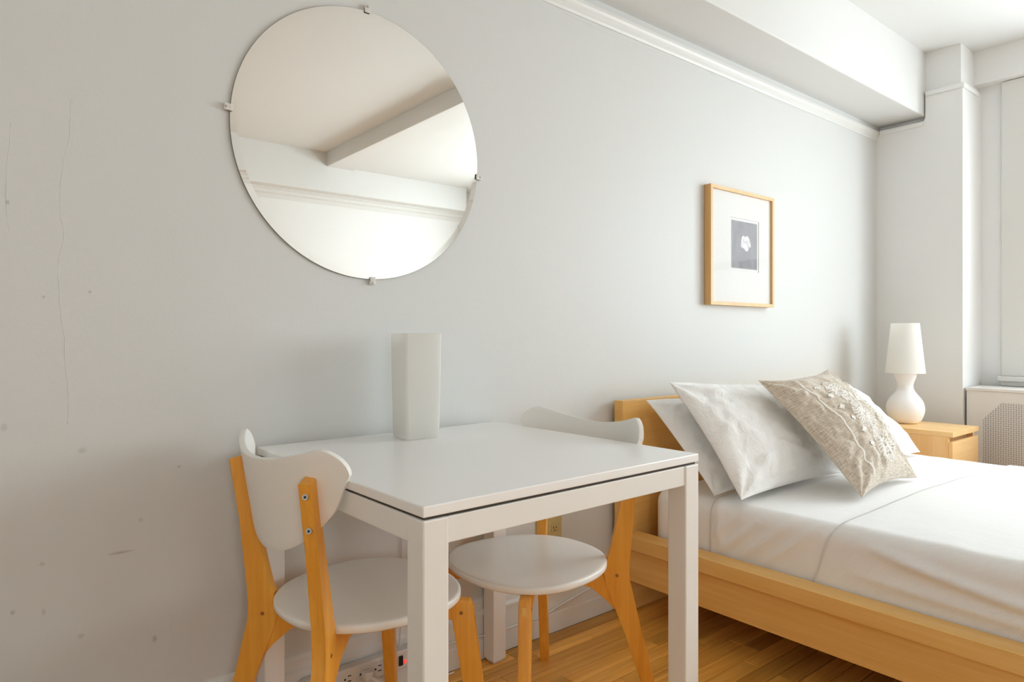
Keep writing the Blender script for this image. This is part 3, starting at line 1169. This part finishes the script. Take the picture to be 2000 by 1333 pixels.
pA, _, _ = make_pillow('pillow', ((1.928, -0.105, 0.775), (2.60, -0.105, 0.765), (1.940, -0.385, 0.475), (2.60, -0.385, 0.475)), 0.050, 1.0, MAT['pillow'], pinch=0.04, wr=0.012, back=0.6, freq=4.5)
tag(pA, 'white pillow propped against the headboard, mostly behind another white pillow', 'pillow', 'white pillows on the bed')
pB, _, _ = make_pillow('pillow', ((1.955, -0.190, 0.845), (2.640, -0.205, 0.800), (1.935, -0.490, 0.482), (2.640, -0.500, 0.482)), 0.095, 2.0, MAT['pillow'], pinch=0.05, wr=0.015, back=0.15, ex=2.2, freq=4.5)
tag(pB, 'plump white pillow leaning in front of the headboard, left of the grey cushion', 'pillow', 'white pillows on the bed')
pC, _, _ = make_pillow('pillow', ((2.70, -0.185, 0.800), (3.33, -0.185, 0.775), (2.70, -0.500, 0.482), (3.365, -0.505, 0.482)), 0.085, 3.0, MAT['pillow'], pinch=0.045, wr=0.009, back=0.4)
tag(pC, 'white pillow behind the grey cushion, on the side of the bed nearest the lamp', 'pillow', 'white pillows on the bed')

# grey patterned cushion
k = M('taupe_linen')
k.set(Roughness=0.9, Specular_IOR_Level=0.1, Sheen_Weight=0.3)
a = k.noise(k.coords('UV', (18, 170, 1)), 1.0, 4, 0.65)
b_ = k.noise(k.coords('UV', (150, 14, 1)), 1.0, 4, 0.65)
c_ = k.noise(k.coords('UV', (6, 6, 1)), 1.0, 4, 0.6)
f = k.math('ADD', k.math('MULTIPLY', a, 0.55), k.math('ADD', k.math('MULTIPLY', b_, 0.35), k.math('MULTIPLY', c_, 0.10)))
k.l(k.ramp(f, [(0.36, lin(156, 141, 124)), (0.50, lin(205, 192, 175)), (0.64, lin(234, 225, 212))]), k.b.inputs['Base Color'])
bb = k.bump(f, 0.5, 0.002)
k.l(bb, k.b.inputs['Normal'])
MAT['taupe'] = k.m
pD, fD, oD = make_pillow('cushion', ((2.225, -0.375, 0.850), (2.775, -0.365, 0.872), (2.262, -0.725, 0.482), (2.748, -0.715, 0.482)), 0.098, 4.4, MAT['taupe'], n=110, pinch=0.10, ex=2.2, wr=0.013, back=0.2, freq=3.6)
tag(pD, 'taupe linen cushion with pale embroidered rosettes at the front of the pillows', 'cushion')

MAT['thread'] = fabric('pale_thread', lin(250, 246, 240), 0.9, 400, 0.3, 0, 8, 0.3)


def stitch(bm, pts, wd, lift=0.0036):
    """flat raised ribbon following the cushion surface; pts in (u,v)"""
    P = []
    for (u, v) in pts:
        p = fD(u, v, 1)
        du = fD(min(u + .01, 1), v, 1) - fD(max(u - .01, 0), v, 1)
        dv = fD(u, min(v + .01, 1), 1) - fD(u, max(v - .01, 0), 1)
        nn = du.cross(dv).normalized()
        if nn.y > 0 and nn.z < 0:
            nn = -nn
        if p.z < MZ1 + 0.016:
            p.z = MZ1 + 0.016
        P.append((p, nn))
    L, R = [], []
    for i, (p, nn) in enumerate(P):
        t = (P[min(i + 1, len(P) - 1)][0] - P[max(i - 1, 0)][0])
        if t.length < 1e-7:
            return
        t.normalize()
        s = nn.cross(t).normalized() * wd / 2
        L.append((bm.verts.new(p + s - nn * 0.0006 - oD), bm.verts.new(p + s * 0.6 + nn * lift - oD)))
        R.append((bm.verts.new(p - s - nn * 0.0006 - oD), bm.verts.new(p - s * 0.6 + nn * lift - oD)))
    for i in range(len(P) - 1):
        bm.faces.new((L[i][0], L[i + 1][0], L[i + 1][1], L[i][1]))
        bm.faces.new((L[i][1], L[i + 1][1], R[i + 1][1], R[i][1]))
        bm.faces.new((R[i][1], R[i + 1][1], R[i + 1][0], R[i][0]))


def seg(a, b, n=4):
    return [(a[0] + (b[0] - a[0]) * i / n, a[1] + (b[1] - a[1]) * i / n) for i in range(n + 1)]


def rosette(cu, cv, R, seed):
    bm = bmesh.new()
    for rr in (0.22, 0.46):
        stitch(bm, [(cu + R * rr * math.cos(2 * math.pi * i / 24), cv + R * rr * math.sin(2 * math.pi * i / 24)) for i in range(25)], 0.0046)
    for i in range(16):
        a = 2 * math.pi * i / 16
        stitch(bm, seg((cu + R * .22 * math.cos(a), cv + R * .22 * math.sin(a)), (cu + R * .62 * math.cos(a), cv + R * .62 * math.sin(a)), 4), 0.0042)
    for i in range(10):
        a = 2 * math.pi * i / 10
        a2 = a + 0.42
        c1 = (cu + R * .66 * math.cos(a), cv + R * .66 * math.sin(a))
        c2 = (cu + R * .66 * math.cos(a2), cv + R * .66 * math.sin(a2))
        d1 = (cu + R * 1.0 * math.cos(a), cv + R * 1.0 * math.sin(a))
        d2 = (cu + R * 1.0 * math.cos(a2), cv + R * 1.0 * math.sin(a2))
        stitch(bm, seg(c1, d1) + seg(d1, d2)[1:] + seg(d2, c2)[1:] + seg(c2, c1)[1:], 0.0042)
        m1 = ((c1[0] + c2[0]) / 2, (c1[1] + c2[1]) / 2)
        m2 = ((d1[0] + d2[0]) / 2, (d1[1] + d2[1]) / 2)
        stitch(bm, seg(m1, m2), 0.0040)
    part('embroidered_rosette', bm, MAT['thread'], pD, True)


for (cu, cv) in ((0.50, 0.72), (0.47, 0.47), (0.50, 0.22), (0.78, 0.60), (0.78, 0.35)):
    rosette(cu, cv, 0.125, 0)
for (cu, cv) in ((0.315, 0.80), (0.315, 0.69), (0.315, 0.58), (0.315, 0.47), (0.32, 0.36), (0.32, 0.25)):
    bm = bmesh.new()
    for q in range(5):
        o = -0.018 + 0.009 * q
        e = 0.030 * (1 - abs(o) / 0.023)
        stitch(bm, seg((cu - e, cv + o), (cu + e, cv + o), 4), 0.0052)
    part('embroidered_diamond', bm, MAT['thread'], pD, True)
bm = bmesh.new()
stitch(bm, [(0.205 + 0.0025 * math.sin(i * 2.2), 0.93 - 0.86 * i / 60) for i in range(61)], 0.0075, 0.0034)
part('seam_braid', bm, MAT['thread'], pD, True)


for ax in 'xyz':
    MAT['pale_' + ax] = wood('pale_birch_' + ax, lin(250, 216, 162), lin(236, 190, 126), ax, 7)


# ================================================================ NIGHTSTAND
NX0, NX1, NY0, NY1, NZ = 3.630, 3.992, -0.552, -0.075, 0.550
ns = tag(empty('nightstand', ((NX0 + NX1) / 2, (NY0 + NY1) / 2, 0)), 'birch veneer nightstand with a drawer between the bed and the radiator', 'nightstand')
NO = Vector(((NX0 + NX1) / 2, (NY0 + NY1) / 2, 0))


def npart(name, lo, hi, mat, par=None, bev=0.0012):
    return part(name, box(Vector(lo) - NO, Vector(hi) - NO, bev), MAT[mat], par or ns)


npart('top', (NX0, NY0, NZ - 0.024), (NX1, NY1, NZ), 'pale_y')
npart('side_panel', (NX0, NY0 + 0.020, 0.0), (NX0 + 0.018, NY1, NZ - 0.0245), 'pale_z')
npart('side_panel', (NX1 - 0.018, NY0 + 0.020, 0.0), (NX1, NY1, NZ - 0.0245), 'pale_z')
npart('back_panel', (NX0 + 0.018, NY1 - 0.012, 0.04), (NX1 - 0.018, NY1 - 0.002, NZ - 0.0245), 'pale_x')
npart('grip_strip', (NX0 + 0.018, NY0 + 0.045, NZ - 0.065), (NX1 - 0.018, NY0 + 0.060, NZ - 0.0245), 'pale_x')
for (z0, z1) in ((0.285, NZ - 0.047), (0.060, 0.278)):
    npart('drawer', (NX0 + 0.001, NY0 + 0.002, z0), (NX1 - 0.001, NY0 + 0.0195, z1), 'pale_x')
npart('plinth', (NX0 + 0.018, NY0 + 0.03, 0.0), (NX1 - 0.018, NY0 + 0.045, 0.058), 'pale_x')

# lamp
lp = tag(empty('table_lamp', (3.846, -0.262, NZ + 0.0004)), 'small white gourd-shaped table lamp with tapered shade on the nightstand', 'lamp')
bm = bmesh.new()
ctrl = [(0.050, 0.0), (0.060, 0.003), (0.076, 0.020), (0.0885, 0.055), (0.0900, 0.085), (0.081, 0.118), (0.060, 0.148), (0.043, 0.172), (0.0375, 0.195), (0.041, 0.215), (0.050, 0.238), (0.0555, 0.262), (0.0555, 0.280), (0.050, 0.292)]
sp = spline([(r, 0, z) for r, z in ctrl], 5)
add_lathe(bm, [(p.x, p.z) for p in sp], 56)
k = M('opal_glass')
k.set(Base_Color=(0.91, 0.915, 0.93, 1), Roughness=0.25, Specular_IOR_Level=0.4, Subsurface_Weight=0.25, Subsurface_Scale=0.02)
k.l(k.bump(k.noise(k.coords('Object'), 60, 2), 0.03, 0.001), k.b.inputs['Normal'])
part('base', bm, k.m, lp, True)
bm = bmesh.new()
add_lathe(bm, [(0.0945, 0.264), (0.0935, 0.2655), (0.0665, 0.5245), (0.0655, 0.526), (0.0645, 0.5245), (0.0915, 0.2655), (0.0945, 0.264)], 64, cap=False)
k = M('shade_paper')
k.set(Base_Color=lin(252, 251, 247), Roughness=0.8, Specular_IOR_Level=0.1)
tl = k.n('ShaderNodeBsdfTranslucent')
tl.inputs['Color'].default_value = lin(252, 250, 245)
mxs = k.n('ShaderNodeMixShader')
mxs.inputs[0].default_value = 0.4
k.l(k.b.outputs[0], mxs.inputs[1])
k.l(tl.outputs[0], mxs.inputs[2])
k.l(mxs.outputs[0], k.out.inputs['Surface'])
k.l(k.bump(k.noise(k.coords('Object', (200, 200, 20)), 1, 2), 0.08, 0.001), k.b.inputs['Normal'])
shd = part('shade', bm, k.m, lp, True, 60)
bm = bmesh.new()
for a in (0, 120, 240):
    add_tube(bm, [(0.010 * math.cos(math.radians(a)), 0.010 * math.sin(math.radians(a)), 0.36), (0.080 * math.cos(math.radians(a)), 0.080 * math.sin(math.radians(a)), 0.36)], 0.0015, 6)
add_lathe(bm, [(0.016, 0.285), (0.016, 0.36), (0.012, 0.365)], 16)
part('shade_carrier', bm, MAT['white_plastic'], lp)


# ================================================================ RADIATOR COVER
RX0, RX1, RY0, RY1, RZ = 4.147, 4.3835, -3.90, -0.452, 0.735
rc = tag(empty('radiator_cover', ((RX0 + RX1) / 2, (RY0 + RY1) / 2, 0)), 'white metal radiator cover with pierced lattice front below the window', 'radiator cover')
RO = Vector(((RX0 + RX1) / 2, (RY0 + RY1) / 2, 0))
MAT['cover_paint'] = plain('cover_paint', (0.80, 0.775, 0.75, 1), 0.45)


def rpart(name, bm, mat):
    bmesh.ops.translate(bm, verts=bm.verts, vec=-RO)
    return part(name, bm, mat, rc)


rpart('top', box((RX0 - 0.006, RY0 - .004, RZ - 0.016), (RX1, RY1 + .004, RZ), 0.003), MAT['cover_paint'])
for (ya, yb) in ((RY1 - 0.012, RY1), (RY0, RY0 + 0.012)):
    rpart('side_panel', box((RX0, ya, 0.0), (RX1, yb, RZ - 0.0165), 0.001), MAT['cover_paint'])
k = M('pierced_sheet')
k.set(Base_Color=(0.80, 0.775, 0.75, 1), Roughness=0.45)
g = k.n('ShaderNodeNewGeometry')
sep = k.n('ShaderNodeSeparateXYZ')
k.l(g.outputs['Position'], sep.inputs[0])
CELL = 0.022
yy = k.math('DIVIDE', sep.outputs['Y'], CELL)
zz = k.math('DIVIDE', sep.outputs['Z'], CELL)
hole = None
for oy, oz, rad in ((0, .17, .105), (0, .83, .105), (.5, .33, .105), (.5, .67, .105), (.25, .25, .07), (.75, .25, .07), (.25, .75, .07), (.75, .75, .07), (0, .5, .09), (.5, 0, .09)):
    fy = k.math('SUBTRACT', k.math('FRACT', k.math('ADD', yy, oy + 10)), 0.5)
    fz = k.math('SUBTRACT', k.math('FRACT', k.math('ADD', zz, oz + 10)), 0.5)
    d = k.math('SQRT', k.math('ADD', k.math('MULTIPLY', fy, fy), k.math('MULTIPLY', fz, fz)))
    hh = k.math('LESS_THAN', d, rad)
    hole = hh if hole is None else k.math('MAXIMUM', hole, hh)
# the pierced field stops short of the edges, its upper corner cut back
m1 = k.math('MULTIPLY', k.math('LESS_THAN', sep.outputs['Y'], -0.527), k.math('LESS_THAN', sep.outputs['Z'], 0.664))
m2 = k.math('LESS_THAN', k.math('ADD', sep.outputs['Z'], k.math('MULTIPLY', sep.outputs['Y'], 1.15)), -0.035)
hole = k.math('MULTIPLY', hole, k.math('MULTIPLY', m1, m2))
trn = k.n('ShaderNodeBsdfTransparent')
mxx = k.n('ShaderNodeMixShader')
k.l(hole, mxx.inputs[0])
k.l(k.b.outputs[0], mxx.inputs[1])
k.l(trn.outputs[0], mxx.inputs[2])
k.l(mxx.outputs[0], k.out.inputs['Surface'])
rpart('front_panel', box((RX0, RY0 + .0125, 0.0), (RX0 + 0.0015, RY1 - .0125, RZ - .0165)), k.m)
rpart('radiator', box((RX0 + 0.02, RY0 + 0.05, 0.05), (RX1 - 0.03, RY1 - 0.03, 0.69), 0.01), plain('dark_hole_backing', (0.05, 0.045, 0.04, 1), 0.7))  # radiator body extended and darkened, painting shade behind the pierced holes


# ================================================================ SMALL ELECTRICS
ot = tag(empty('power_outlet', (1.5405, 0.0, 0.333)), 'ivory double wall outlet plate low on the wall by the bed', 'outlet')
bm = box((-0.0575, -0.006, -0.0575), (0.0575, 0.0, 0.0575), 0.003, 2)
pl = part('plate', bm, MAT['ivory'], ot)
for sx in (-0.023, 0.023):
    for sz in (-0.0195, 0.0195):
        fc = part('socket', box((sx - 0.0165, -0.0078, sz - 0.0135), (sx + 0.0165, -0.0055, sz + 0.0135), 0.002), MAT['ivory'], ot)
        for dx, hh in ((-0.0065, 0.0045), (0.0065, 0.0035)):
            part('slot', box((sx + dx - 0.0013, -0.0082, sz + 0.001 - hh), (sx + dx + 0.0013, -0.0070, sz + 0.001 + hh)), MAT['dark'], fc)
        part('slot', box((sx - 0.002, -0.0082, sz - 0.0105), (sx + 0.002, -0.0070, sz - 0.0065)), MAT['dark'], fc)

ps = tag(empty('power_strip', (0.84, -0.0165, 0.104)), 'white power strip with lit red switch mounted along the baseboard', 'power strip')
part('body', box((-0.175, -0.034, -0.026), (0.165, 0.0, 0.026), 0.005, 3), MAT['white_plastic'], ps)
for i in range(6):
    sx = -0.145 + i * 0.0445
    for dz in (-0.0068, 0.0068):
        part('slot', box((sx - 0.0045, -0.0352, dz - 0.0011), (sx + 0.0045, -0.0335, dz + 0.0011)), MAT['dark'], ps)
    part('slot', box((sx - 0.0150, -0.0352, -0.0022), (sx - 0.0106, -0.0335, 0.0022)), MAT['dark'], ps)
part('switch', box((0.092, -0.038, -0.0135), (0.104, -0.033, 0.0135), 0.001), MAT['dark'], ps)
k = M('red_neon')
k.set(Base_Color=(0.8, 0.05, 0.04, 1), Roughness=0.4, Emission_Color=(1, 0.06, 0.05, 1), Emission_Strength=0.5)
k.l(k.mix(k.noise(k.coords('Object'), 200, 2), (0.8, 0.05, 0.04, 1), (1, 0.2, 0.15, 1)), k.b.inputs['Base Color'])
part('pilot_light', box((0.107, -0.0365, -0.012), (0.116, -0.033, -0.001), 0.0015), k.m, ps)

pg = tag(empty('power_plug', (0.829, -0.0522, 0.104)), 'white plug with a thin cord pushed into the power strip', 'plug')
part('housing', box((-0.013, -0.026, -0.011), (0.013, -0.0002, 0.011), 0.004, 3), MAT['white_plastic'], pg)
bm = bmesh.new()
add_tube(bm, spline([(0.004, -0.020, -0.002), (0.018, -0.045, -0.012), (0.028, -0.052, -0.018)], 6), [0.0055] * 6 + [0.0045] * 7, 10)
part('strain_relief', bm, MAT['white_plastic'], pg, True)
bm = bmesh.new()
add_tube(bm, spline([(0.026, -0.051, -0.017), (0.028, -0.050, -0.050), (0.028, -0.020, -0.090), (0.034, 0.010, -0.1005), (0.20, 0.020, -0.1005), (0.30, 0.020, -0.1005)], 10), 0.0028, 8)
part('cord', bm, MAT['white_plastic'], pg, True)

bm = bmesh.new()
add_tube(bm, spline([(1.02, -0.0185, 0.093), (1.113, -0.0185, 0.088), (1.176, -0.0185, 0.082), (1.311, -0.0185, 0.071), (1.416, -0.0185, 0.071), (1.517, -0.0185, 0.069), (1.545, -0.0185, 0.080), (1.706, -0.0185, 0.108), (1.828, -0.0185, 0.124)], 8), 0.0038, 8)
tw = part('telephone_wire', bm, MAT['trim'], None, True)
tag(tw, 'white painted wire running along the baseboard and rising towards the bed', 'wire')
bm = bmesh.new()
add_tube(bm, spline([(0.966, -0.004, 0.70), (0.967, -0.004, 0.52), (0.966, -0.004, 0.45), (0.9695, -0.004, 0.40), (0.968, -0.005, 0.30), (0.962, -0.012, 0.205), (0.955, -0.024, 0.19), (0.945, -0.030, 0.1315)], 8), 0.0018, 8)
tc = part('hanging_cord', bm, MAT['white_plastic'], None, True)
tag(tc, 'thin pale cord hanging down the wall behind the table', 'cord')
